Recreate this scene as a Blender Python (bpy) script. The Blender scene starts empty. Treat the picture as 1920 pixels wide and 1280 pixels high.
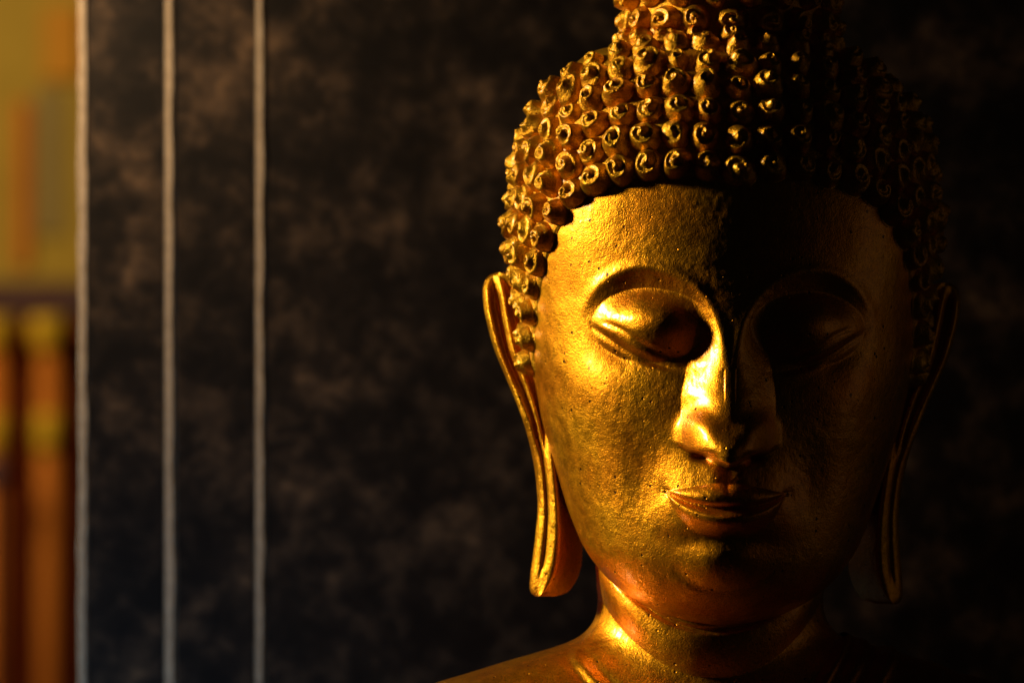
import bpy, math, random
import numpy as np
from mathutils import Vector, Matrix

# ---------------------------------------------------------------- camera, world, lights, exposure
S = 0.0003            # metres per sculpting unit
DC = 3.0              # camera distance
DP = DC / S
Z0 = 1.5
sc = bpy.context.scene
col = sc.collection
rad = math.radians

cam_d = bpy.data.cameras.new('camera')
cam = bpy.data.objects.new('camera', cam_d)
col.objects.link(cam)
cam.location = (0, -DC, Z0)
cam.rotation_euler = (rad(90), 0, 0)
cam_d.sensor_width = 36
cam_d.lens = 36 * DC / (1920 * S)
cam_d.clip_start = 0.05
cam_d.clip_end = 60
cam_d.dof.use_dof = True
cam_d.dof.focus_distance = DC - 0.095
cam_d.dof.aperture_fstop = (cam_d.lens / 1000) / 0.026
sc.camera = cam

world = bpy.data.worlds.new('World')
sc.world = world
world.use_nodes = True
bgn = world.node_tree.nodes['Background']
bgn.inputs[0].default_value = (0.75, 0.80, 0.62, 1)
bgn.inputs[1].default_value = 0.0014

sc.view_settings.view_transform = 'Standard'
sc.view_settings.look = 'None'
sc.view_settings.exposure = 0.0
sc.view_settings.gamma = 1.0
sc.view_settings.use_curve_mapping = False
sc.cycles.max_bounces = 5
sc.cycles.glossy_bounces = 3
sc.cycles.diffuse_bounces = 2


def aim(o, d):
    o.rotation_euler = Vector(d).to_track_quat('-Z', 'Y').to_euler()


sun_d = bpy.data.lights.new('sun', 'SUN')
sun = bpy.data.objects.new('sun', sun_d)
col.objects.link(sun)
SUN_AZ, SUN_EL = rad(7.0), rad(18)      # from the left, a little behind the face plane
to_sun = (-math.cos(SUN_AZ) * math.cos(SUN_EL), math.sin(SUN_AZ) * math.cos(SUN_EL), math.sin(SUN_EL))
aim(sun, [-c for c in to_sun])
sun.location = (-3, 0, 3)
sun_d.energy = 3.4
sun_d.angle = rad(8.0)
sun_d.color = (1.0, 0.80, 0.54)


def area(name, loc, target, size, power, color, spread=180):
    d = bpy.data.lights.new(name, 'AREA')
    d.shape = 'RECTANGLE'
    d.size, d.size_y = size
    d.energy = power
    d.color = color
    d.spread = rad(spread)
    o = bpy.data.objects.new(name, d)
    col.objects.link(o)
    o.location = loc
    aim(o, Vector(target) - Vector(loc))
    return o


area('warm_wall_fill', (-0.56, 0.26, Z0 + 0.36), (-0.25, 0.60, Z0 + 0.19), (0.1, 0.1), 2.0, (1.0, 0.66, 0.34), 84)  # added, unseen light: stands in for warm ambient on the upper wall
area('cool_wall_fill', (-0.70, -0.10, Z0 - 0.80), (-0.31, 0.60, Z0 - 0.26), (0.3, 0.3), 0.60, (0.40, 0.68, 1.0), 46)  # unseen addition for the bluish ambient light on the lower wall
area('fill_lamp', (1.45, -0.10, Z0 + 0.02), (0.15, -0.05, Z0), (0.5, 0.8), 0.052, (1.0, 0.66, 0.34), 120)  # added fill, no real source: dim ambient on the statue's shadow side
area('facade_fill', (-2.9, 5.6, Z0 + 2.0), (-1.1, 8.0, Z0), (1.2, 1.2), 125, (1.0, 0.78, 0.38), 180)  # added out of view to brighten the far shrine

# ---------------------------------------------------------------- helpers
RNG = random.Random(7)


def ss(a, b, x):
    t = np.clip((np.asarray(x, float) - a) / (b - a), 0, 1)
    return t * t * (3 - 2 * t)


def pchip(xs, ys, x):
    xs = np.asarray(xs, float); ys = np.asarray(ys, float)
    if xs[0] > xs[-1]:
        xs = xs[::-1]; ys = ys[::-1]
    h = np.diff(xs); d = np.diff(ys) / h
    m = np.zeros_like(xs)
    for i in range(1, len(xs) - 1):
        if d[i - 1] * d[i] > 0:
            w1 = 2 * h[i] + h[i - 1]; w2 = h[i] + 2 * h[i - 1]
            m[i] = (w1 + w2) / (w1 / d[i - 1] + w2 / d[i])
    m[0] = d[0]; m[-1] = d[-1]
    x = np.clip(x, xs[0], xs[-1])
    k = np.clip(np.searchsorted(xs, x) - 1, 0, len(xs) - 2)
    t = (x - xs[k]) / h[k]
    return ((2 * t**3 - 3 * t**2 + 1) * ys[k] + (t**3 - 2 * t**2 + t) * h[k] * m[k]
            + (-2 * t**3 + 3 * t**2) * ys[k + 1] + (t**3 - t**2) * h[k] * m[k + 1])


def poly_dist(U, V, pts):
    best = np.full(U.shape, 1e9)
    for (x0, y0), (x1, y1) in zip(pts[:-1], pts[1:]):
        dx, dy = x1 - x0, y1 - y0
        t = np.clip(((U - x0) * dx + (V - y0) * dy) / (dx * dx + dy * dy + 1e-9), 0, 1)
        best = np.minimum(best, np.hypot(U - x0 - t * dx, V - y0 - t * dy))
    return best


def smooth_line(pts, n=8):
    pts = [np.array(p, float) for p in pts]
    P = [2 * pts[0] - pts[1]] + pts + [2 * pts[-1] - pts[-2]]
    out = []
    for i in range(1, len(P) - 2):
        for k in range(n):
            t = k / n
            out.append(0.5 * (2 * P[i] + (P[i + 1] - P[i - 1]) * t + (2 * P[i - 1] - 5 * P[i] + 4 * P[i + 1] - P[i + 2]) * t * t
                              + (3 * P[i] - P[i - 1] - 3 * P[i + 1] + P[i + 2]) * t**3))
    out.append(pts[-1])
    return [tuple(p) for p in out]


_NR = np.random.RandomState(3)
_LAT = _NR.rand(64, 64, 64)


def vnoise(x, y, z):
    xi, yi, zi = (np.floor(c).astype(int) for c in (x, y, z))
    fx, fy, fz = (c - np.floor(c) for c in (x, y, z))
    fx, fy, fz = (f * f * (3 - 2 * f) for f in (fx, fy, fz))
    o = 0
    for a in (0, 1):
        for b in (0, 1):
            for c in (0, 1):
                o = o + (fx if a else 1 - fx) * (fy if b else 1 - fy) * (fz if c else 1 - fz) * _LAT[(xi + a) & 63, (yi + b) & 63, (zi + c) & 63]
    return o - 0.5


def skin_noise(u, v, w, mid=None):
    """hand-finished casting: soft lumps, and wrinkled lacquer in patches (units: sculpting px)"""
    lump = vnoise(u / 46 + 9, v / 46 + 5, w / 46 + 3) * 1.5 + vnoise(u / 21, v / 21, w / 21) * 0.5
    rough = vnoise(u / 9.5 + 31, v / 9.5, w / 9.5) * 1.5 + vnoise(u / 5.2, v / 5.2 + 7, w / 5.2) * 1.1
    patch = 0.35 + 0.9 * ss(-0.12, 0.22, vnoise(u / 85 + 3, v / 85 + 1, w / 85) + 0.14)
    mid = ss(300, 130, np.abs(u)) if mid is None else mid
    return lump + 0.36 * rough * patch * (0.2 + 0.8 * mid)


ROLL = rad(1.3)
CX = 394.0
CR, SR = math.cos(ROLL), math.sin(ROLL)


def L(px, py, w):
    """photo position of a feature at forward depth w -> head coordinates (u, v)"""
    k = 1 - w / DP
    X = (px - 960) * k - CX
    V = (640 - py) * k
    return X * CR - V * SR, X * SR + V * CR


def head_world(u, v, w):
    X = CX + u * CR + v * SR
    V = v * CR - u * SR
    return np.stack([X * S, -w * S, V * S + Z0], -1)


ROOT = Vector((CX * S, 0.0, Z0 - 0.42))


def mesh_obj(name, verts, faces, mat, parent=None, smooth=True, rel=True, mats=None):
    me = bpy.data.meshes.new(name)
    V = np.asarray(verts, float)
    if parent is not None and rel:
        V = V - np.array(abs_loc(parent))
    me.from_pydata(V.tolist() if len(V) < 5 else [], [], [] if len(V) >= 5 else faces)
    if len(V) >= 5:
        me.clear_geometry()
        F = faces
        if isinstance(F, np.ndarray):
            nf, k = F.shape
            loops = F.ravel(); starts = np.arange(nf) * k; tot = np.full(nf, k)
        else:
            loops = np.array([i for f in F for i in f]); tot = np.array([len(f) for f in F])
            starts = np.concatenate([[0], np.cumsum(tot)[:-1]])
        me.vertices.add(len(V)); me.vertices.foreach_set('co', V.ravel().astype(np.float32))
        me.loops.add(len(loops)); me.loops.foreach_set('vertex_index', loops.astype(np.int32))
        me.polygons.add(len(starts)); me.polygons.foreach_set('loop_start', starts.astype(np.int32))
        try:
            me.polygons.foreach_set('loop_total', tot.astype(np.int32))
        except Exception:
            pass
        me.update(calc_edges=True)
        me.validate()
    me.polygons.foreach_set('use_smooth', [bool(smooth)] * len(me.polygons))
    me.materials.append(mat)
    o = bpy.data.objects.new(name, me)
    col.objects.link(o)
    if parent is not None:
        o.parent = parent
    return o


LOCS = {}


def abs_loc(o):
    v = Vector((0, 0, 0))
    while o is not None:
        v = v + o.location
        o = o.parent
    return v


def grid_faces(nr, nc, wrap=True):
    r = np.arange(nr - 1)[:, None]
    c = np.arange(nc if wrap else nc - 1)[None, :]
    c2 = (c + 1) % nc
    a = r * nc + c; b = r * nc + c2; d = (r + 1) * nc + c2; e = (r + 1) * nc + c
    return np.stack([a, b, d, e], -1).reshape(-1, 4)


def thing(name, label, cat, loc, group=None):
    o = bpy.data.objects.new(name, None)
    col.objects.link(o)
    o.location = loc
    o['label'] = label; o['category'] = cat; o['kind'] = 'thing'
    if group:
        o['group'] = group
    return o


# ---------------------------------------------------------------- materials
def new_mat(name):
    m = bpy.data.materials.new(name)
    m.use_nodes = True
    nt = m.node_tree
    return m, nt, nt.nodes['Principled BSDF']


def N(nt, typ, **kw):
    n = nt.nodes.new(typ)
    for k, v in kw.items():
        if k in ('operation', 'blend_type', 'data_type', 'feature', 'noise_dimensions', 'distance'):
            setattr(n, k, v)
        else:
            n.inputs[k].default_value = v
    return n


def ramp(nt, src, stops):
    r = nt.nodes.new('ShaderNodeValToRGB')
    el = r.color_ramp.elements
    while len(el) < len(stops):
        el.new(0.5)
    for e, (p, c) in zip(el, stops):
        e.position = p
        e.color = (*c, 1) if len(c) == 3 else c
    nt.links.new(src, r.inputs[0])
    return r.outputs[0]


def g(x):
    return (x, x, x)


def gold_material(name, tint_lo, tint_hi, rough, coarse, fine, pits=1.0, metal=0.94, coat=0.25):
    m, nt, bs = new_mat(name)
    lk = nt.links.new
    geo = nt.nodes.new('ShaderNodeNewGeometry')
    pos = geo.outputs['Position']
    big = N(nt, 'ShaderNodeTexNoise', Scale=26.0, Detail=4.0, Roughness=0.6)
    mid = N(nt, 'ShaderNodeTexNoise', Scale=150.0, Detail=4.0, Roughness=0.62)
    grain = N(nt, 'ShaderNodeTexNoise', Scale=1150.0, Detail=2.0, Roughness=0.6)
    vor = N(nt, 'ShaderNodeTexVoronoi', Scale=210.0, Randomness=1.0)
    for n in (big, mid, grain, vor):
        lk(pos, n.inputs['Vector'])
    # colour of the paint: orange and lemon gold in soft patches
    cmix = nt.nodes.new('ShaderNodeMix'); cmix.data_type = 'RGBA'
    bigf = ramp(nt, big.outputs['Fac'], [(0.36, g(0)), (0.64, g(1))])
    lk(bigf, cmix.inputs['Factor'])
    cmix.inputs['A'].default_value = (*tint_lo, 1)
    cmix.inputs['B'].default_value = (*tint_hi, 1)
    # speckles where flakes show the darker ground
    gm = nt.nodes.new('ShaderNodeMix'); gm.data_type = 'RGBA'
    gf = ramp(nt, grain.outputs['Fac'], [(0.34, g(0.60)), (0.47, g(0.0))])
    lk(gf, gm.inputs['Factor'])
    lk(cmix.outputs['Result'], gm.inputs['A'])
    gm.inputs['B'].default_value = (0.30, 0.10, 0.008, 1)
    # sparse pits
    pf0 = ramp(nt, vor.outputs['Distance'], [(0.10, g(1)), (0.20, g(0))])
    rnd = nt.nodes.new('ShaderNodeSeparateColor')
    lk(vor.outputs['Color'], rnd.inputs[0])
    pf1 = ramp(nt, rnd.outputs[0], [(0.83, g(0)), (0.88, g(1))])
    pm = N(nt, 'ShaderNodeMath', operation='MULTIPLY'); lk(pf0, pm.inputs[0]); lk(pf1, pm.inputs[1])
    pm2 = N(nt, 'ShaderNodeMath', operation='MULTIPLY'); lk(pm.outputs[0], pm2.inputs[0]); pm2.inputs[1].default_value = pits
    pmx = nt.nodes.new('ShaderNodeMix'); pmx.data_type = 'RGBA'
    lk(pm2.outputs[0], pmx.inputs['Factor'])
    lk(gm.outputs['Result'], pmx.inputs['A'])
    pmx.inputs['B'].default_value = (0.06, 0.03, 0.008, 1)
    lk(pmx.outputs['Result'], bs.inputs['Base Color'])
    bs.inputs['Metallic'].default_value = metal
    rr = ramp(nt, mid.outputs['Fac'], [(0.3, g(rough - 0.06)), (0.7, g(rough + 0.08))])
    lk(rr, bs.inputs['Roughness'])
    bs.inputs['Coat Weight'].default_value = coat
    bs.inputs['Coat Roughness'].default_value = 0.21
    # relief: wrinkled patches, grain, pits
    patch = ramp(nt, big.outputs['Fac'], [(0.34, g(0.25)), (0.62, g(1.0))])
    mh = N(nt, 'ShaderNodeMath', operation='MULTIPLY'); lk(mid.outputs['Fac'], mh.inputs[0]); lk(patch, mh.inputs[1])
    b1 = N(nt, 'ShaderNodeBump', Strength=1.0, Distance=coarse); lk(mh.outputs[0], b1.inputs['Height'])
    b2 = N(nt, 'ShaderNodeBump', Strength=1.0, Distance=fine); lk(grain.outputs['Fac'], b2.inputs['Height'])
    lk(b1.outputs[0], b2.inputs['Normal'])
    inv = N(nt, 'ShaderNodeMath', operation='MULTIPLY'); lk(pm2.outputs[0], inv.inputs[0]); inv.inputs[1].default_value = -1
    b3 = N(nt, 'ShaderNodeBump', Strength=1.0, Distance=0.0008); lk(inv.outputs[0], b3.inputs['Height'])
    lk(b2.outputs[0], b3.inputs['Normal'])
    lk(b3.outputs[0], bs.inputs['Normal'])
    lk(b1.outputs[0], bs.inputs['Coat Normal'])
    return m


M_SKIN = gold_material('gold_skin', (0.88, 0.315, 0.002), (0.92, 0.43, 0.005), 0.40, 0.0005, 0.00029, metal=0.92, coat=0.6)
M_HAIR = gold_material('gold_hair', (0.72, 0.31, 0.006), (0.86, 0.46, 0.012), 0.385, 0.0008, 0.00055, 0.8, metal=0.88, coat=0.4)
M_EAR = gold_material('gold_ear', (0.84, 0.34, 0.004), (0.90, 0.46, 0.008), 0.38, 0.0010, 0.00030, 0.8, metal=0.88, coat=0.08)
M_ROBE = gold_material('gold_robe', (0.50, 0.18, 0.012), (0.60, 0.24, 0.02), 0.45, 0.0010, 0.0003, 0.5)


def marble_material():
    m, nt, bs = new_mat('dark_marble')
    lk = nt.links.new
    geo = nt.nodes.new('ShaderNodeNewGeometry')
    a = N(nt, 'ShaderNodeTexNoise', Scale=52.0, Detail=7.0, Roughness=0.66, Distortion=0.25)
    b = N(nt, 'ShaderNodeTexNoise', Scale=18.0, Detail=3.0, Roughness=0.6)
    for n in (a, b):
        lk(geo.outputs['Position'], n.inputs['Vector'])
    ad = N(nt, 'ShaderNodeMath', operation='ADD'); lk(a.outputs['Fac'], ad.inputs[0]); lk(b.outputs['Fac'], ad.inputs[1])
    hf = N(nt, 'ShaderNodeMath', operation='MULTIPLY'); lk(ad.outputs[0], hf.inputs[0]); hf.inputs[1].default_value = 0.5
    c = ramp(nt, hf.outputs[0], [(0.42, (0.0035, 0.003, 0.003)), (0.50, (0.0075, 0.0058, 0.005)), (0.59, (0.024, 0.0165, 0.0115)), (0.68, (0.062, 0.040, 0.024))])
    lk(c, bs.inputs['Base Color'])
    bs.inputs['Roughness'].default_value = 0.42
    bs.inputs['Specular IOR Level'].default_value = 0.12
    return m


def stone_material(name, c0, c1, scale=60, rough=0.8, bump=0.001):
    m, nt, bs = new_mat(name)
    lk = nt.links.new
    geo = nt.nodes.new('ShaderNodeNewGeometry')
    a = N(nt, 'ShaderNodeTexNoise', Scale=scale, Detail=5.0, Roughness=0.65)
    lk(geo.outputs['Position'], a.inputs['Vector'])
    lk(ramp(nt, a.outputs['Fac'], [(0.3, c0), (0.7, c1)]), bs.inputs['Base Color'])
    bs.inputs['Roughness'].default_value = rough
    b1 = N(nt, 'ShaderNodeBump', Strength=1.0, Distance=bump); lk(a.outputs['Fac'], b1.inputs['Height'])
    lk(b1.outputs[0], bs.inputs['Normal'])
    return m


M_MARBLE = marble_material()
M_TRIM = stone_material('tan_stone_trim', (0.14, 0.112, 0.078), (0.22, 0.178, 0.128), 120)

# ---------------------------------------------------------------- background pillar of dark marble
YW = 0.60


def at(px, y):
    return (px - 960) * S * (DC + y) / DC


def atz(py, y):
    return Z0 + (640 - py) * S * (DC + y) / DC


def box(x0, x1, y0, y1, z0, z1):
    v = [(x0, y0, z0), (x1, y0, z0), (x1, y1, z0), (x0, y1, z0), (x0, y0, z1), (x1, y0, z1), (x1, y1, z1), (x0, y1, z1)]
    f = [(0, 1, 5, 4), (1, 2, 6, 5), (2, 3, 7, 6), (3, 0, 4, 7), (4, 5, 6, 7), (3, 2, 1, 0)]
    return v, f


pillar = thing('marble_pillar', 'dark mottled marble pillar with three pale vertical trim strips behind the golden statue', 'pillar', (at(330, YW), YW, Z0 - 1.0))
ZB, ZT = Z0 - 0.7, Z0 + 0.7


def slab(name, px0, px1, y0, depth, mat):
    v, f = box(at(px0, y0), at(px1, y0), y0, y0 + depth, ZB, ZT)
    return mesh_obj(name, v, f, mat, pillar, smooth=False)


slab('marble_panel', 166, 307, YW + 0.000, 0.10, M_MARBLE)
slab('marble_panel', 332, 477, YW + 0.004, 0.096, M_MARBLE)
slab('marble_panel', 500, 2350, YW + 0.008, 0.092, M_MARBLE)


def trim(px0, px1, y0, seed):
    """pale edge strip with two worn facets"""
    rng = np.random.RandomState(seed)
    nz = 240
    zs = np.linspace(ZB, ZT, nz)
    w = px1 - px0
    prof = [(0.0, 0.004), (0.0, 0.0008), (0.05, 0.0), (0.60, 0.0), (0.68, 0.001), (1.0, 0.005), (1.0, 0.05), (0.0, 0.05)]

    def wob(amp, k):
        r = rng.randn(nz + 40)
        ker = np.hanning(k); ker /= ker.sum()
        r = np.convolve(r, ker, 'same')[20:20 + nz]
        return r / r.std() * amp
    V = []
    e0, e1, e2 = wob(0.9, 7), wob(0.9, 7), wob(0.5, 60)
    for i, z in enumerate(zs):
        for s, dy in prof:
            p = px0 + s * w + e2[i] + (e0[i] if s < 0.1 else e1[i] if s > 0.5 else 0)
            V.append((at(p, y0), y0 + dy, z))
    F = grid_faces(nz, len(prof))
    return mesh_obj('edge_trim', V, F, M_TRIM, pillar, smooth=False)


trim(146, 171, YW - 0.001, 1)
trim(304.5, 336, YW + 0.001, 2)
trim(474.5, 503, YW + 0.005, 3)

# ---------------------------------------------------------------- far shrine seen past the pillar
YF = 8.0
M_OCHRE = stone_material('ochre_plaster', (0.30, 0.18, 0.012), (0.37, 0.225, 0.02), 9)
M_RED = stone_material('dark_red_paint', (0.30, 0.045, 0.001), (0.36, 0.056, 0.002), 9)
M_ORANGE = stone_material('orange_paint', (0.44, 0.17, 0.004), (0.50, 0.20, 0.005), 9)
M_BROWN = stone_material('brown_gold_paint', (0.42, 0.11, 0.001), (0.50, 0.14, 0.002), 9)
M_YELLOW = stone_material('yellow_paint', (0.55, 0.31, 0.003), (0.62, 0.36, 0.004), 9)
M_PURPLE = stone_material('plum_paint', (0.05, 0.016, 0.018), (0.065, 0.02, 0.026), 9)
M_GREY = stone_material('grey_stone', (0.22, 0.14, 0.04), (0.25, 0.165, 0.05), 9)
M_DARK = stone_material('dark_bronze', (0.03, 0.015, 0.03), (0.05, 0.025, 0.045), 9)

shrine = thing('shrine_wall', 'blurred ochre shrine wall with orange plaque and plum cornice far left behind the pillar', 'wall', (at(40, YF), YF, Z0 - 1.0))


def fbox(name, px0, px1, py0, py1, y0, y1, mat, parent):
    v, f = box(at(px0, YF), at(px1, YF), y0, y1, atz(py1, YF), atz(py0, YF))
    return mesh_obj(name, v, f, mat, parent, smooth=False)


fbox('wall_panel', -3200, 420, -500, 530, YF, YF + 0.1, M_OCHRE, shrine)
fbox('lower_wall', -3200, 420, 530, 2000, YF + 0.003, YF + 0.1, M_RED, shrine)
fbox('cornice', -3200, 420, 528, 590, YF - 0.03, YF + 0.002, M_PURPLE, shrine)
fbox('plaque', 82, 152, 15, 150, YF - 0.012, YF - 0.001, M_ORANGE, shrine)
fbox('window', 66, 120, 165, 440, YF - 0.008, YF - 0.001, M_GREY, shrine)
fbox('mullion', 28, 56, 190, 500, YF - 0.010, YF - 0.001, M_BROWN, shrine)


def lathe(name, x, y, prof, mat, parent, n=28):
    V = []
    for (r, z) in prof:
        for k in range(n):
            a = 2 * math.pi * k / n
            V.append((x + r * math.cos(a), y + r * math.sin(a), z))
    F = grid_faces(len(prof), n).tolist()
    F.append(list(range(n))[::-1]); F.append([(len(prof) - 1) * n + k for k in range(n)])
    return mesh_obj(name, V, F, mat, parent)


def column(px, label):
    x, y = at(px, YF), YF - 0.06
    t = thing('shrine_column', label, 'column', (x, y, atz(1900, YF)), 'small golden columns along the far shrine')
    r = 22 * S * 11 / 3
    z0, z1 = atz(1900, YF), atz(660, YF)
    lathe('shaft', x, y, [(r, z0), (r, z1)], M_BROWN, t)
    za, zb = z1, atz(594, YF)
    h = zb - za
    lathe('capital', x, y, [(r * 1.02, za + 0.001), (r * 1.35, za + h * 0.25), (r * 1.5, za + h * 0.6), (r * 1.6, za + h * 0.95), (r * 1.3, zb)], M_YELLOW, t)
    zc = atz(810, YF); hh = 0.04
    lathe('ring_band', x, y, [(r * 1.03, zc - hh), (r * 1.12, zc - hh * 0.4), (r * 1.12, zc + hh * 0.4), (r * 1.03, zc + hh)], M_YELLOW, t)
    return t


column(95, 'blurred orange column with yellow capital close beside the pillar edge')
column(-4, 'blurred orange column with yellow capital cut by the left edge of the picture')
xk, yk = at(6, YF), YF - 0.16
knob = lathe('bronze_finial', xk, yk, [(0.004, atz(1900, YF)), (0.008, atz(915, YF)), (0.020, atz(905, YF)), (0.026, atz(888, YF)), (0.018, atz(868, YF)), (0.004, atz(850, YF))], M_DARK, None)
knob['label'] = 'small dark blurred finial standing before the leftmost column'; knob['category'] = 'finial'; knob['kind'] = 'thing'

# ---------------------------------------------------------------- the statue
buddha = thing('buddha_statue', 'golden seated figure statue with curled hair and long ears, half lit from the left', 'statue', ROOT)

PY_A = [(-222, 2), (-205, 70), (-150, 130), (-80, 172), (-20, 184), (40, 186), (70, 187), (82, 191), (90, 206), (100, 243), (125, 281), (150, 301), (200, 334), (250, 357),
        (300, 371), (350, 380), (400, 385), (450, 384), (500, 379), (550, 373), (600, 368), (650, 363), (700, 355), (750, 344), (800, 333), (850, 318),
        (900, 302), (950, 285), (1000, 265), (1030, 250), (1060, 228), (1093, 196), (1126, 146), (1150, 90), (1163, 40), (1168, 2)]
PY_F = [(-222, -20), (-205, 50), (-150, 110), (-80, 140), (-20, 150), (70, 152), (82, 156), (90, 166), (100, 186), (125, 216), (150, 240), (200, 277), (250, 304), (300, 323),
        (345, 336), (400, 348), (450, 355), (500, 359), (550, 361), (600, 361), (700, 362), (800, 362), (860, 360), (900, 358), (950, 353),
        (1000, 346), (1050, 335), (1080, 324), (1110, 302), (1135, 268), (1150, 235), (1163, 195), (1168, 160)]
PY_B = [(-222, -22), (-205, -90), (-150, -150), (-80, -185), (-20, -195), (70, -197), (90, -215), (100, -235), (150, -305), (200, -345), (300, -392), (400, -410), (600, -400), (800, -330), (900, -260),
        (1000, -150), (1060, -60), (1100, 10), (1150, 110), (1168, 158)]
PY_C = [(-222, -21), (70, -22), (400, -20), (700, -10), (800, 0), (900, 22), (1000, 60), (1060, 98), (1100, 125), (1150, 158), (1168, 159)]


def prof(tab, v):
    return pchip([640 - p for p, _ in tab], [q for _, q in tab], v)


def base(th, v):
    a, f, b, c = (prof(t, v) for t in (PY_A, PY_F, PY_B, PY_C))
    ct = np.cos(th)
    return a * np.sin(th), c + np.where(ct > 0, (f - c), (c - b)) * ct


def FL(pts, w=355):
    return [(-u, v) for u, v in (L(px, py, w) for px, py in pts)]


BROW = smooth_line(FL([(1078, 622), (1090, 590), (1112, 556), (1145, 525), (1190, 506), (1240, 510), (1288, 533), (1322, 572), (1342, 622), (1352, 690)]))
LID_A = smooth_line(FL([(1118, 604), (1145, 608), (1175, 622), (1205, 646), (1245, 664), (1290, 672), (1328, 672)]))
LID_B = smooth_line(FL([(1100, 606), (1138, 630), (1175, 655), (1216, 676), (1260, 690), (1300, 692), (1336, 684)]))
MOUTH = smooth_line(FL([(1250, 922), (1285, 938), (1325, 947), (1366, 951)]))
LIP_T = smooth_line(FL([(1252, 920), (1285, 914), (1325, 907), (1350, 905), (1366, 911)]))
LIP_B = smooth_line(FL([(1252, 926), (1270, 955), (1300, 978), (1335, 989), (1366, 992)]))
HAIRL = smooth_line(FL([(1366, 362), (1352, 350), (1325, 342), (1290, 338), (1245, 336), (1190, 343), (1140, 356), (1105, 374), (1075, 398), (1055, 428)], 320)
                    + FL([(1038, 465), (1024, 510), (1013, 560), (1007, 610)], 160) + FL([(1004, 660), (1006, 705)], 110))


def curve_v(line, U):
    a = sorted(line)
    return np.interp(U, [p[0] for p in a], [p[1] for p in a])


def gs(U, V, cu, cv, ru, rv, p=1.0):
    return np.exp(-(((U - cu) / ru)**2 + ((V - cv) / rv)**2)**p)


def face_relief(u, v, w):
    U = np.sqrt(u * u + 4.0) - 2.0 + 0 * u
    U = np.abs(u)
    front = ss(10, 120, w)
    d = np.zeros_like(u)
    # eye socket under the sharp brow
    bd = poly_dist(U, v, BROW)
    inside = (v < curve_v(BROW, U)) & (U > 10)
    sd = np.where(inside, bd, -bd)
    fade = ss(-125, 15, v) * (1 - ss(180, 272, U))
    d += -20 * ss(-9, 46, sd) * fade
    d += 5 * np.exp(-((sd + 6) / 12)**2) * (1 - ss(240, 285, U)) * ss(-60, 20, v)
    # closed eyelid
    q = ((U - 150) / np.where(U > 150, 100, 114))**2 + ((v - 28) / np.where(v > 28, 66, 70))**2
    d += 53 * np.clip(1 - q, 0, 1)**1.3
    d += 8 * gs(U, v, 165, -60, 95, 40)
    # lid lines
    da = poly_dist(U, v, LID_A); db = poly_dist(U, v, LID_B)
    eo = ss(268, 215, U); ei = ss(60, 130, U)
    d += -3.2 * np.exp(-(da / 5.0)**2) * ss(245, 205, U) * ei - 4.8 * np.exp(-(db / 6.5)**2) * eo * (0.10 + 0.90 * ei)
    d += 2 * np.exp(-((db - 11) / 8)**2) * eo * (v < 40) * ei
    # nose
    H = np.interp(v, [-260, -222, -205, -190, -150, -100, -50, 0, 50, 90, 130], [68, 90, 96, 95, 80, 62, 46, 31, 16, 5, 0])
    hw = np.interp(v, [-230, -190, -150, -100, -50, 0, 40, 80, 130], [76, 80, 85, 86, 78, 66, 58, 72, 90])
    p = U / hw
    ridge = H * np.clip(1.0 - (np.sqrt(p * p + 0.16) - 0.4) * 1.48, 0, 1)
    xr = ridge / np.maximum(H, 1e-3)
    ridge = H * (0.68 * xr + 0.32 * xr * xr * (3 - 2 * xr))
    wing = 38 * np.exp(-(((U - 57) / np.where(U > 57, 29, 36))**2 + ((v + 166) / np.where(v < -166, 56, 34))**2)**1.5)
    tip = 13 * gs(U, v, 0, -188, 40, 28)
    vb = np.interp(U, [0, 20, 45, 70, 100], [-226, -218, -206, -200, -186])
    cut = ss(-4, 8, v - vb)
    d += np.maximum(ridge + tip, 0) * cut + wing * cut * (1 - 0.35 * ss(0.0, 1.0, ridge / 90))
    d += -14 * gs(U, v, 42, -209, 18, 8)
    # muzzle, lips, chin
    d += 41 * gs(U, v, 0, -288, 112, 84, 1.1)
    d += -2.5 * gs(U, v, 0, -240, 14, 22)
    d += 3 * gs(U, v, 26, -240, 18, 26)
    vm, vt, vbm = curve_v(MOUTH, U), curve_v(LIP_T, U), curve_v(LIP_B, U)
    inm = np.clip(1 - (U / 118)**2, 0, 1)**0.7
    tu = np.clip((v - vm) / np.maximum(vt - vm, 3), 0, 1.0)
    tl = np.clip((vm - v) / np.maximum(vm - vbm, 3), 0, 1.0)
    inm2 = np.clip(1 - (U / 118)**1.6, 0, 1)
    d += 15 * inm * np.where((tu > 0) & (tu < 1), np.sin(np.pi * tu**0.8)**0.7, 0)
    tlu = np.clip((vm - v) / np.maximum(vm - vbm, 5), 0, 4)
    d += 25 * inm2 * ss(0, 0.5, tlu) * (1 - ss(0.62, 1.5, tlu))
    dm = poly_dist(U, v, MOUTH)
    d += -7 * np.exp(-(dm / 4.5)**2)
    d += -4 * gs(U, v, 114, -275, 11, 15)
    d += -14 * gs(U, v, 145, -262, 42, 80)
    d += -9 * gs(U, v, 0, -360, 75, 18)
    d += 24 * gs(U, v, 0, -402, 72, 46, 1.3)
    d += -3 * np.exp(-((np.hypot(U / 88, (v + 395) / 58) - 1) / 0.14)**2) * ss(-400, -425, v)
    d += 8 * gs(U, v, 205, -130, 90, 80) + 9 * gs(U, v, 240, -92, 62, 58)
    return d * front


def head_point(th, v, relief=True):
    u, w = base(th, v)
    if relief:
        w = w + face_relief(u, v, w)
    return u, v, w


# head: rows from the crown to under the chin
def rows(vals):
    return np.concatenate(vals)


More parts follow.
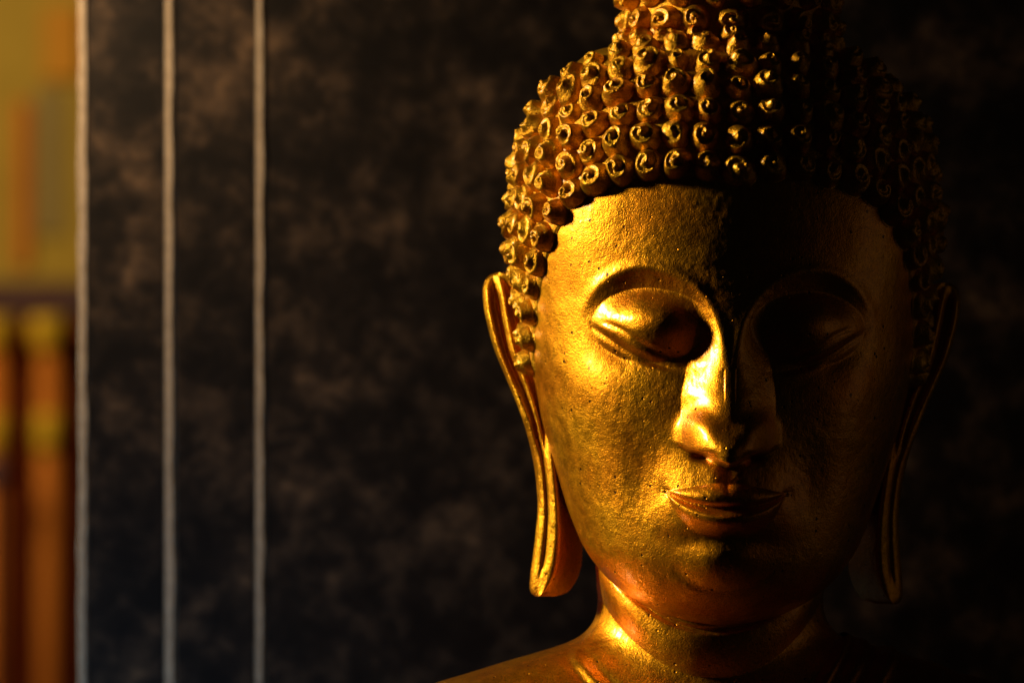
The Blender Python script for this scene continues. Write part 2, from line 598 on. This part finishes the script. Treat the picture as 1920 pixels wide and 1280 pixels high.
th_f = np.linspace(-math.pi * 0.55, math.pi * 0.55, 860)
th_b = np.linspace(math.pi * 0.55, math.pi * 1.45, 90)[1:-1]
TH = np.concatenate([th_f, th_b])
pyr = np.concatenate([np.linspace(150, 330, 40)[:-1], np.linspace(330, 1080, 480)[:-1], 1080 + 87.5 * np.sin(np.linspace(0, math.pi / 2, 70))])
VV = 640 - pyr
TT, V2 = np.meshgrid(TH, VV)
u, v, w = head_point(TT, V2)
nz = skin_noise(u, v, w)
rr_ = np.hypot(u / 360, w / 340) + 1e-3
u = u + nz * (u / 360) / rr_
w = w + nz * (w / 340) / rr_
P = head_world(u, v, w).reshape(-1, 3)
F = grid_faces(len(VV), len(TH)).tolist()
F.append(list(range(len(TH))))
F.append([(len(VV) - 1) * len(TH) + k for k in range(len(TH))][::-1])
head = mesh_obj('head', P, F, M_SKIN, buddha)

# ---- hair cap with its crown bump, emerging from the head along the hairline
HL = np.array(HAIRL)


def inv_theta(Uabs, v):
    """angle on the base surface whose half width is Uabs at height v (front side)"""
    a = prof(PY_A, v)
    return np.arcsin(np.clip(Uabs / a, 0, 1))


hl_th = inv_theta(HL[:, 0], HL[:, 1])
hl_v = HL[:, 1]
order = np.argsort(hl_th)
ht = np.concatenate([hl_th[order], [rad(92), rad(112), rad(125), math.pi]])
hv = np.concatenate([hl_v[order], [-80, -300, -400, -420]])


def hair_v(th):
    t = np.abs((th + math.pi) % (2 * math.pi) - math.pi)
    return np.interp(t, ht, hv)


def hairline_points():
    out = []
    for sgn in (-1, 1):
        for t in np.linspace(0, math.pi, 400):
            vv = float(hair_v(t))
            uu, ww = base(np.array(sgn * t), np.array(vv))
            out.append((float(uu), vv, float(ww)))
    return np.array(out)


HP = hairline_points()


def hair_field(u, v, w, th):
    """distance from the hairline, positive on the hair side"""
    pts = np.stack([u, v, w], -1).reshape(-1, 3)
    d = np.empty(len(pts))
    for i in range(0, len(pts), 4000):
        q = pts[i:i + 4000]
        d[i:i + 4000] = np.sqrt(((q[:, None, :] - HP[None])**2).sum(-1).min(1))
    d = d.reshape(u.shape)
    return np.where(v > hair_v(th), d, -d)


TH2 = np.linspace(-math.pi, math.pi, 361)[:-1]
py2 = np.concatenate([-222 + 30 * (1 - np.cos(np.linspace(0, math.pi / 2, 10))), np.linspace(-190, 70, 40), np.linspace(72, 130, 36), np.linspace(134, 1060, 230)])
TT, V2 = np.meshgrid(TH2, 640 - py2)
u, w = base(TT, V2)
Fd = hair_field(u, V2, w, TT)
off = -14 + 20 * ss(-12, 16, Fd)
nl = np.hypot(u / 380, w / 380) + 1e-6
uo = u + off * (u / 380) / nl
wo = w + off * (w / 380) / nl
keep_v = Fd.reshape(-1) > -40
P = head_world(uo, V2, wo).reshape(-1, 3)
Fg = grid_faces(len(py2), len(TH2))
Fg = Fg[keep_v[Fg].all(1)]
used = np.unique(Fg)
remap = -np.ones(len(P), int); remap[used] = np.arange(len(used))
hair = mesh_obj('hair', P[used], remap[Fg], M_HAIR, buddha)


# ---- hair curls
def curl_mesh(seed):
    rng = np.random.RandomState(seed)
    nr, ns = 34, 48
    turn = 1 if seed % 3 else -1
    hgt = 33 + rng.uniform(-3, 4)
    R = 36.0
    V = []
    k1, k2, ph1, ph2 = rng.uniform(0.03, 0.09), rng.uniform(0.02, 0.05), rng.uniform(0, 6.3), rng.uniform(0, 6.3)
    tilt = rng.uniform(0, 6.3); tl = rng.uniform(0.02, 0.12)
    ph0 = rng.uniform(0, 6.3); pitch = rng.uniform(0.58, 0.80); deep = rng.uniform(3.4, 5.4)
    for i in range(nr):
        rho = (i / (nr - 1))
        for j in range(ns):
            a = 2 * math.pi * j / ns
            rr = R * rho * (1 + k1 * math.cos(2 * a + ph1) + k2 * math.cos(3 * a + ph2))
            top = max(0.0, 1 - (rho / 0.90)**2.4)**0.56 if rho < 0.88 else 0.0
            foot = max(0.0, 1 - (rho - 0.60) / 0.40) if rho > 0.60 else 1.0
            h = hgt * (0.84 * top + 0.16 * foot**1.4)
            ph = 2 * math.pi * (rho / pitch) - turn * a + ph0
            env = min(1, rho / 0.16) * max(0.0, min(1.0, (0.84 - rho) / 0.22))
            c = math.cos(ph)
            h += deep * env * (c if c > 0 else 0.9 * c) * 0.85
            h += 3.5 * math.exp(-(rho / 0.30)**2)
            h += tl * rr * math.cos(a - tilt) * (1 if rho < 0.75 else max(0, (1 - rho) / 0.25))
            x, y = rr * math.cos(a), rr * math.sin(a)
            h += float(vnoise(np.array(x / 7 + seed * 5), np.array(y / 7), np.array(1.5))) * 2.6 * min(1, (1 - rho) * 5)
            h += float(vnoise(np.array(x / 3.6 + seed * 3), np.array(y / 3.6), np.array(7.5))) * 1.3
            V.append((x * S, y * S, (h - 3.5) * S))
    Fc = grid_faces(nr, ns)
    me = bpy.data.meshes.new('hair_curl')
    me.from_pydata(V, [], Fc.tolist())
    me.polygons.foreach_set('use_smooth', [True] * len(me.polygons))
    me.materials.append(M_HAIR)
    return me, np.array(V), Fc


CURLS = [curl_mesh(s) for s in range(8)]


def surf_frame(th, v):
    def pt(t, vv):
        uu, ww = base(np.array(t), np.array(vv))
        return Vector(head_world(float(uu), vv, float(ww)).tolist())
    p = pt(th, v)
    du = pt(th + 0.01, v) - pt(th - 0.01, v)
    dv = pt(th, v + 1.5) - pt(th, v - 1.5)
    n = du.cross(dv)
    n.normalize()
    if n.length < 0.5:
        n = Vector((0, 0, 1))
    return p, n


# dense samples of the cranium, polar coordinates round a pole tilted backwards
tt = np.linspace(-rad(150), rad(150), 500)
vs = 640 - np.linspace(92, 900, 420)
TT, V2 = np.meshgrid(tt, vs)
u, w = base(TT, V2)
Fd = hair_field(u, V2, w, TT)
pole = np.array([0, math.cos(rad(38)), -math.sin(rad(38))])      # (u, v, w)
ax1 = np.array([1.0, 0, 0]); ax2 = np.cross(pole, ax1)
D = np.stack([u, V2 - 120, w], -1)
phi = np.arctan2(D @ ax1, -(D @ ax2)) if (np.array([0, 0, 1.0]) @ ax2) < 0 else np.arctan2(D @ ax1, D @ ax2)
spots = []
SP = 55.0
fl = dict(F=Fd.ravel(), ph=phi.ravel(), th=TT.ravel(), v=V2.ravel(), u=u.ravel(), w=w.ravel())
NB = 720
bins = ((fl['ph'] + math.pi) / (2 * math.pi) * NB).astype(int) % NB
order = np.argsort(bins)
bounds = np.searchsorted(bins[order], np.arange(NB + 1))
for k in range(12):
    ck = 29 + 53.0 * k
    line = []
    for b in range(NB):
        idx = order[bounds[b]:bounds[b + 1]]
        if len(idx) == 0:
            continue
        e = np.abs(fl['F'][idx] - ck)
        j = e.argmin()
        if e[j] < 6:
            line.append((b, idx[j]))
    if len(line) < 6:
        continue
    ids = [i for _, i in line]
    pts = np.array([(fl['u'][i], fl['v'][i], fl['w'][i]) for i in ids])
    ker = np.hanning(17); ker /= ker.sum()
    pad = np.pad(pts, ((8, 8), (0, 0)), mode='edge')
    pts = np.stack([np.convolve(pad[:, c], ker, 'valid') for c in range(3)], -1)
    mid = np.argmin(np.abs(pts[:, 0]) + np.where(pts[:, 2] < 0, 1e4, 0))
    start = 10 if k % 2 == 0 else 4
    for direction in (1, -1):
        acc = 0.0
        need = start if direction == 1 else SP - start
        i = mid
        while 0 <= i + direction < len(ids):
            step = np.linalg.norm(pts[i + direction] - pts[i])
            if step > 45:
                break
            acc += step
            i += direction
            if acc >= need:
                acc -= need
                need = SP
                spots.append((float(fl['th'][ids[i]]), float(fl['v'][ids[i]])))
# crown bump rings
for py, ph in ((47, 0.0), (1, 0.45), (-45, 0.1), (-91, 0.6), (-135, 0.2), (-172, 0.5)):
    a = float(prof(PY_A, np.array(640.0 - py)))
    n = max(5, int(2 * math.pi * a * 0.93 / 58))
    for i in range(n):
        spots.append((2 * math.pi * (i + ph) / n - math.pi, 640.0 - py))

# drop spots that crowd each other
final = []
spots += [(2 * math.pi * (i + 0.5) / 19 - math.pi, 640.0 - 84) for i in range(19)]
for th, v in spots:
    p, n = surf_frame(th, v)
    near = 44
    if abs(v - 556) < 0.5:                 # the ring that fills the fold under the crown bump
        n = (n + surf_frame(th, 580.0)[1] + surf_frame(th, 530.0)[1]).normalized()
        near = 34
    if p.y > 0.085:
        continue
    if any((p - q[0]).length < near * S for q in final):
        continue
    final.append((p, n, th, v))

camp = Vector(cam.location)


def seen(c):
    p, n = c[0], c[1]
    f = n.dot((camp - p).normalized())
    px = 960 + p.x / S; py = 640 - (p.z - Z0) / S
    if py < -30:
        return -1
    return f + (0.35 if p.x / S < CX else 0)


final.sort(key=seen, reverse=True)
inst = []
for i, (p, n, th, v) in enumerate(final):
    q = n.to_track_quat('Z', 'Y')
    m = q.to_matrix().to_4x4() @ Matrix.Rotation(RNG.uniform(0, 6.28), 4, 'Z')
    f = 1.0 - 0.10 * ss(85, 20, np.array(640 - v)) if v > 500 else 1.0
    s = RNG.uniform(0.82, 1.0) * float(f)
    if 505 < v < 560:
        s *= 0.86
    if v < 130 and abs(th) < rad(100):
        s *= 0.88
    sx, sy, sz = s * RNG.uniform(0.93, 1.07), s * RNG.uniform(0.93, 1.07), s * RNG.uniform(0.85, 1.12)
    m = Matrix.Translation(p + n * (3 * S)) @ m @ Matrix.Diagonal((sx, sy, sz, 1))
    inst.append((m, RNG.randrange(len(CURLS))))
proto = None
for m, k in inst[:100]:
    if proto is None:
        o = proto = bpy.data.objects.new('hair_curl', CURLS[k][0])
    else:
        o = proto.copy(); o.data = CURLS[k][0]
    col.objects.link(o)
    o.parent = hair
    o.matrix_local = Matrix.Translation(-abs_loc(hair)) @ m
Vs, Fs, base_i = [], [], 0
for m, k in inst[100:]:
    V = CURLS[k][1]
    M = np.array(m)
    Vs.append(V @ M[:3, :3].T + M[:3, 3]); Fs.append(CURLS[k][2] + base_i); base_i += len(V)
rest = mesh_obj('hair_curl_mass', np.concatenate(Vs), np.concatenate(Fs), M_HAIR, hair)
rest['kind'] = 'stuff'

# ---- ears
EAR = [  # py, xL, xR, w front, thickness, shift of the back edge
    (511, 928, 944, -62, 26, 0), (516, 917, 957, -58, 30, 0), (527, 909, 975, -54, 36, 0), (545, 905, 990, -50, 40, 2), (575, 907, 1000, -44, 42, 4),
    (610, 914, 1006, -34, 44, 6), (650, 925, 1012, -22, 46, 8), (700, 945, 1024, -6, 50, 10), (750, 966, 1036, 8, 56, 14), (800, 984, 1042, 18, 66, 18),
    (850, 997, 1043, 24, 78, 22), (900, 1005, 1047, 26, 92, 28), (950, 1008, 1051, 26, 104, 34), (1000, 1004, 1053, 22, 112, 38), (1050, 998, 1049, 16, 112, 42),
    (1080, 994, 1040, 12, 104, 44), (1100, 993, 1029, 8, 88, 44), (1111, 996, 1021, 5, 70, 40), (1117, 1004, 1012, 2, 40, 30)]


def ear_points():
    E = np.array(EAR, float)
    t = np.concatenate([511 + 34 * (1 - np.cos(np.linspace(0, math.pi / 2, 16)))[:-1], np.linspace(545, 1080, 150)[:-1], 1080 + 37 * np.sin(np.linspace(0, math.pi / 2, 18))])
    cols_ = [pchip(E[:, 0], E[:, k], t) for k in range(1, 6)]
    nf, nb = 56, 22
    out = []
    for i, py in enumerate(t):
        xl, xr, wf, tk, sh = (c[i] for c in cols_)
        up = 1 - float(ss(700, 800, py))              # upper ear: open shell with ridges
        lo = float(ss(790, 860, py)) * (1 - float(ss(1050, 1090, py)))
        topf = float(ss(511, 560, py))
        s = np.linspace(0, 1, nf)
        e = np.abs(2 * s - 1)**5
        conv = 1 - 0.55 * float(ss(560, 760, py))
        ridge = (14 * np.exp(-((s - 0.09) / 0.09)**2) + 17 * np.exp(-((s - 0.43) / 0.09)**2) + 12 * np.exp(-((s - 0.72) / 0.08)**2)
                 - 12 * np.exp(-((s - 0.24) / 0.07)**2) - 8 * np.exp(-((s - 0.58) / 0.06)**2))
        shell = (-3 * topf * np.sin(np.pi * np.clip(s, 0, 1))**0.7)
        fr = up * (ridge * topf * conv + shell * conv) + lo * (-6.5 * np.exp(-((s - 0.42) / 0.08)**2) + 3 * np.exp(-((s - 0.75) / 0.15)**2))
        mid_ = float(ss(660, 740, py)) * (1 - float(ss(800, 860, py)))
        fr = fr + mid_ * (-9 * np.exp(-((s - 0.32) / 0.07)**2) - 8 * np.exp(-((s - 0.58) / 0.06)**2))
        wq = wf + fr - 13 * e + (s - 0.5) * (30 * up + 34 * float(ss(760, 880, py)))
        x = xl + (xr - xl) * s
        sb = np.linspace(1, 0, nb)
        wb = wf - tk - 10 * (1 - np.abs(2 * sb - 1)**3) + 10 * np.abs(2 * sb - 1)**4
        xb = xl + (xr - xl) * sb + sh
        X = np.concatenate([x, xb]); W = np.concatenate([wq, wb])
        out.append(np.stack([X, np.full_like(X, py), W], -1))
    return np.array(out)


EP = ear_points()
nr, nc = EP.shape[:2]
eu, ev = L(EP[..., 0], EP[..., 1], EP[..., 2])
Fe = grid_faces(nr, nc).tolist()
Fe.append(list(range(nc))[::-1]); Fe.append([(nr - 1) * nc + k for k in range(nc)])
for sg in (1, -1):
    P = head_world(eu * sg, ev, EP[..., 2]).reshape(-1, 3)
    F = Fe if sg == 1 else [f[::-1] for f in Fe]
    mesh_obj('ear', P, F, M_EAR, head)

# ---- neck and shoulders
NXC = 1333 - 960
NECK = [  # py, half width, front, back, centre
    (1000, 205, 190, -190, 0), (1060, 212, 205, -200, 0), (1100, 216, 212, -205, 0), (1130, 219, 216, -208, 0), (1155, 227, 219, -214, -2), (1175, 238, 222, -220, -5),
    (1190, 251, 224, -228, -8), (1203, 271, 228, -236, -12), (1214, 298, 232, -245, -15), (1226, 336, 236, -254, -18), (1240, 385, 242, -262, -20), (1262, 456, 249, -275, -22), (1280, 515, 256, -285, -25),
    (1320, 605, 275, -305, -25), (1400, 715, 345, -330, -25), (1600, 745, 380, -345, -20), (1950, 690, 380, -330, -10)]
NK = np.array(NECK, float)


def crease_py(th, side, front):
    t = np.clip(np.abs(np.sin(th)), 0, 1)
    return front + (side - front) * t**2.2


def torso_r(th, py):
    """polar radius of neck and shoulders: a round neck that flares out below the lower crease"""
    a, f, b = (pchip(NK[:, 0], NK[:, k], py) for k in range(1, 4))
    st, ct = np.sin(th), np.cos(th)
    d = np.where(ct > 0, f, -b)
    flare = 217 + (a - 217) * np.abs(st)**8 + (np.abs(d) - 214) * ct**2
    ell = 1 / np.sqrt((st / a)**2 + (ct / d)**2)
    flare = flare + (ell - flare) * ss(1300, 1420, py)
    cyl = 1 / np.sqrt((st / 217)**2 + (ct / np.where(ct > 0, 214, 208))**2)
    c1 = crease_py(th, 1126, 1258)
    c0 = crease_py(th, 1040, 1170)
    fm = ss(-0.35, 0.3, ct)
    t = np.clip((py - c0) / np.maximum(c1 - c0, 5), 0, 1)
    fold = (7 * np.sin(np.pi * np.clip(t, 0, 1)**0.8)**0.8 * ss(0.05, 0.8, ct) - 13 * t**1.6) * fm
    low = ss(-12, 95, py - c1)
    neck = cyl + fold - 6 * np.exp(-((py - c0) / 5)**2) * fm
    r = neck + (np.maximum(flare, neck) - neck) * low
    return r, c0, c1


def torso_base(th, py):
    r, _, _ = torso_r(th, py)
    return r * np.sin(th), r * np.cos(th) - 8


def torso_point(th, py):
    u, w = torso_base(th, py)
    cl = poly_dist(np.abs(u), py, [(252, 1226), (222, 1262), (185, 1300), (90, 1345)])
    w = w + 4 * np.exp(-(cl / 12)**2) * ss(0, 60, w) - 3 * np.exp(-((cl - 17) / 10)**2) * ss(0, 60, w)
    nz = 0.8 * skin_noise(u + 900, py, w, 0.8)
    rr = np.hypot(u, w) + 1e-6
    return u + nz * u / rr, py, w + nz * w / rr


def torso_world(u, py, w):
    return np.stack([(NXC + u) * S, -w * S, (640 - py) * S + Z0], -1)


tht = np.concatenate([np.linspace(-math.pi * 0.62, math.pi * 0.62, 520), np.linspace(math.pi * 0.62, math.pi * 1.38, 70)[1:-1]])
pyt = np.concatenate([np.linspace(1000, 1310, 240)[:-1], np.linspace(1310, 1950, 60)])
TT, P2 = np.meshgrid(tht, pyt)
u, py, w = torso_point(TT, P2)
P = torso_world(u, py, w).reshape(-1, 3)
F = grid_faces(len(pyt), len(tht)).tolist()
F.append(list(range(len(tht)))); F.append([(len(pyt) - 1) * len(tht) + k for k in range(len(tht))][::-1])
mesh_obj('torso', P, F, M_SKIN, buddha)

# ---- robe over the far shoulder, in narrow folds
thr = np.linspace(rad(20), rad(160), 260)
pyr2 = np.linspace(1196, 1950, 200)
TT, P2 = np.meshgrid(thr, pyr2)
u, w = torso_base(TT, P2)
edge = 228 + (1196 - P2) * 0.62                    # the hem runs down across the chest
k = u - edge
rad_ = np.hypot(u, w) + 1e-6
off = -16 + 30 * ss(-6, 10, k) + 5 * np.cos(k / 8.5) * ss(4, 20, k) * (1 - ss(110, 160, k)) + 3 * np.cos(k / 17 + P2 * 0.01)
u2 = u + off * u / rad_; w2 = w + off * w / rad_
keep_v = (k > -40).ravel()
P = torso_world(u2, P2 - off * 0.5 * ss(1300, 1200, P2), w2).reshape(-1, 3)
Fg = grid_faces(len(pyr2), len(thr), wrap=False)
Fg = Fg[keep_v[Fg].all(1)]
used = np.unique(Fg); remap = -np.ones(len(P), int); remap[used] = np.arange(len(used))
mesh_obj('robe', P[used], remap[Fg], M_ROBE, buddha)
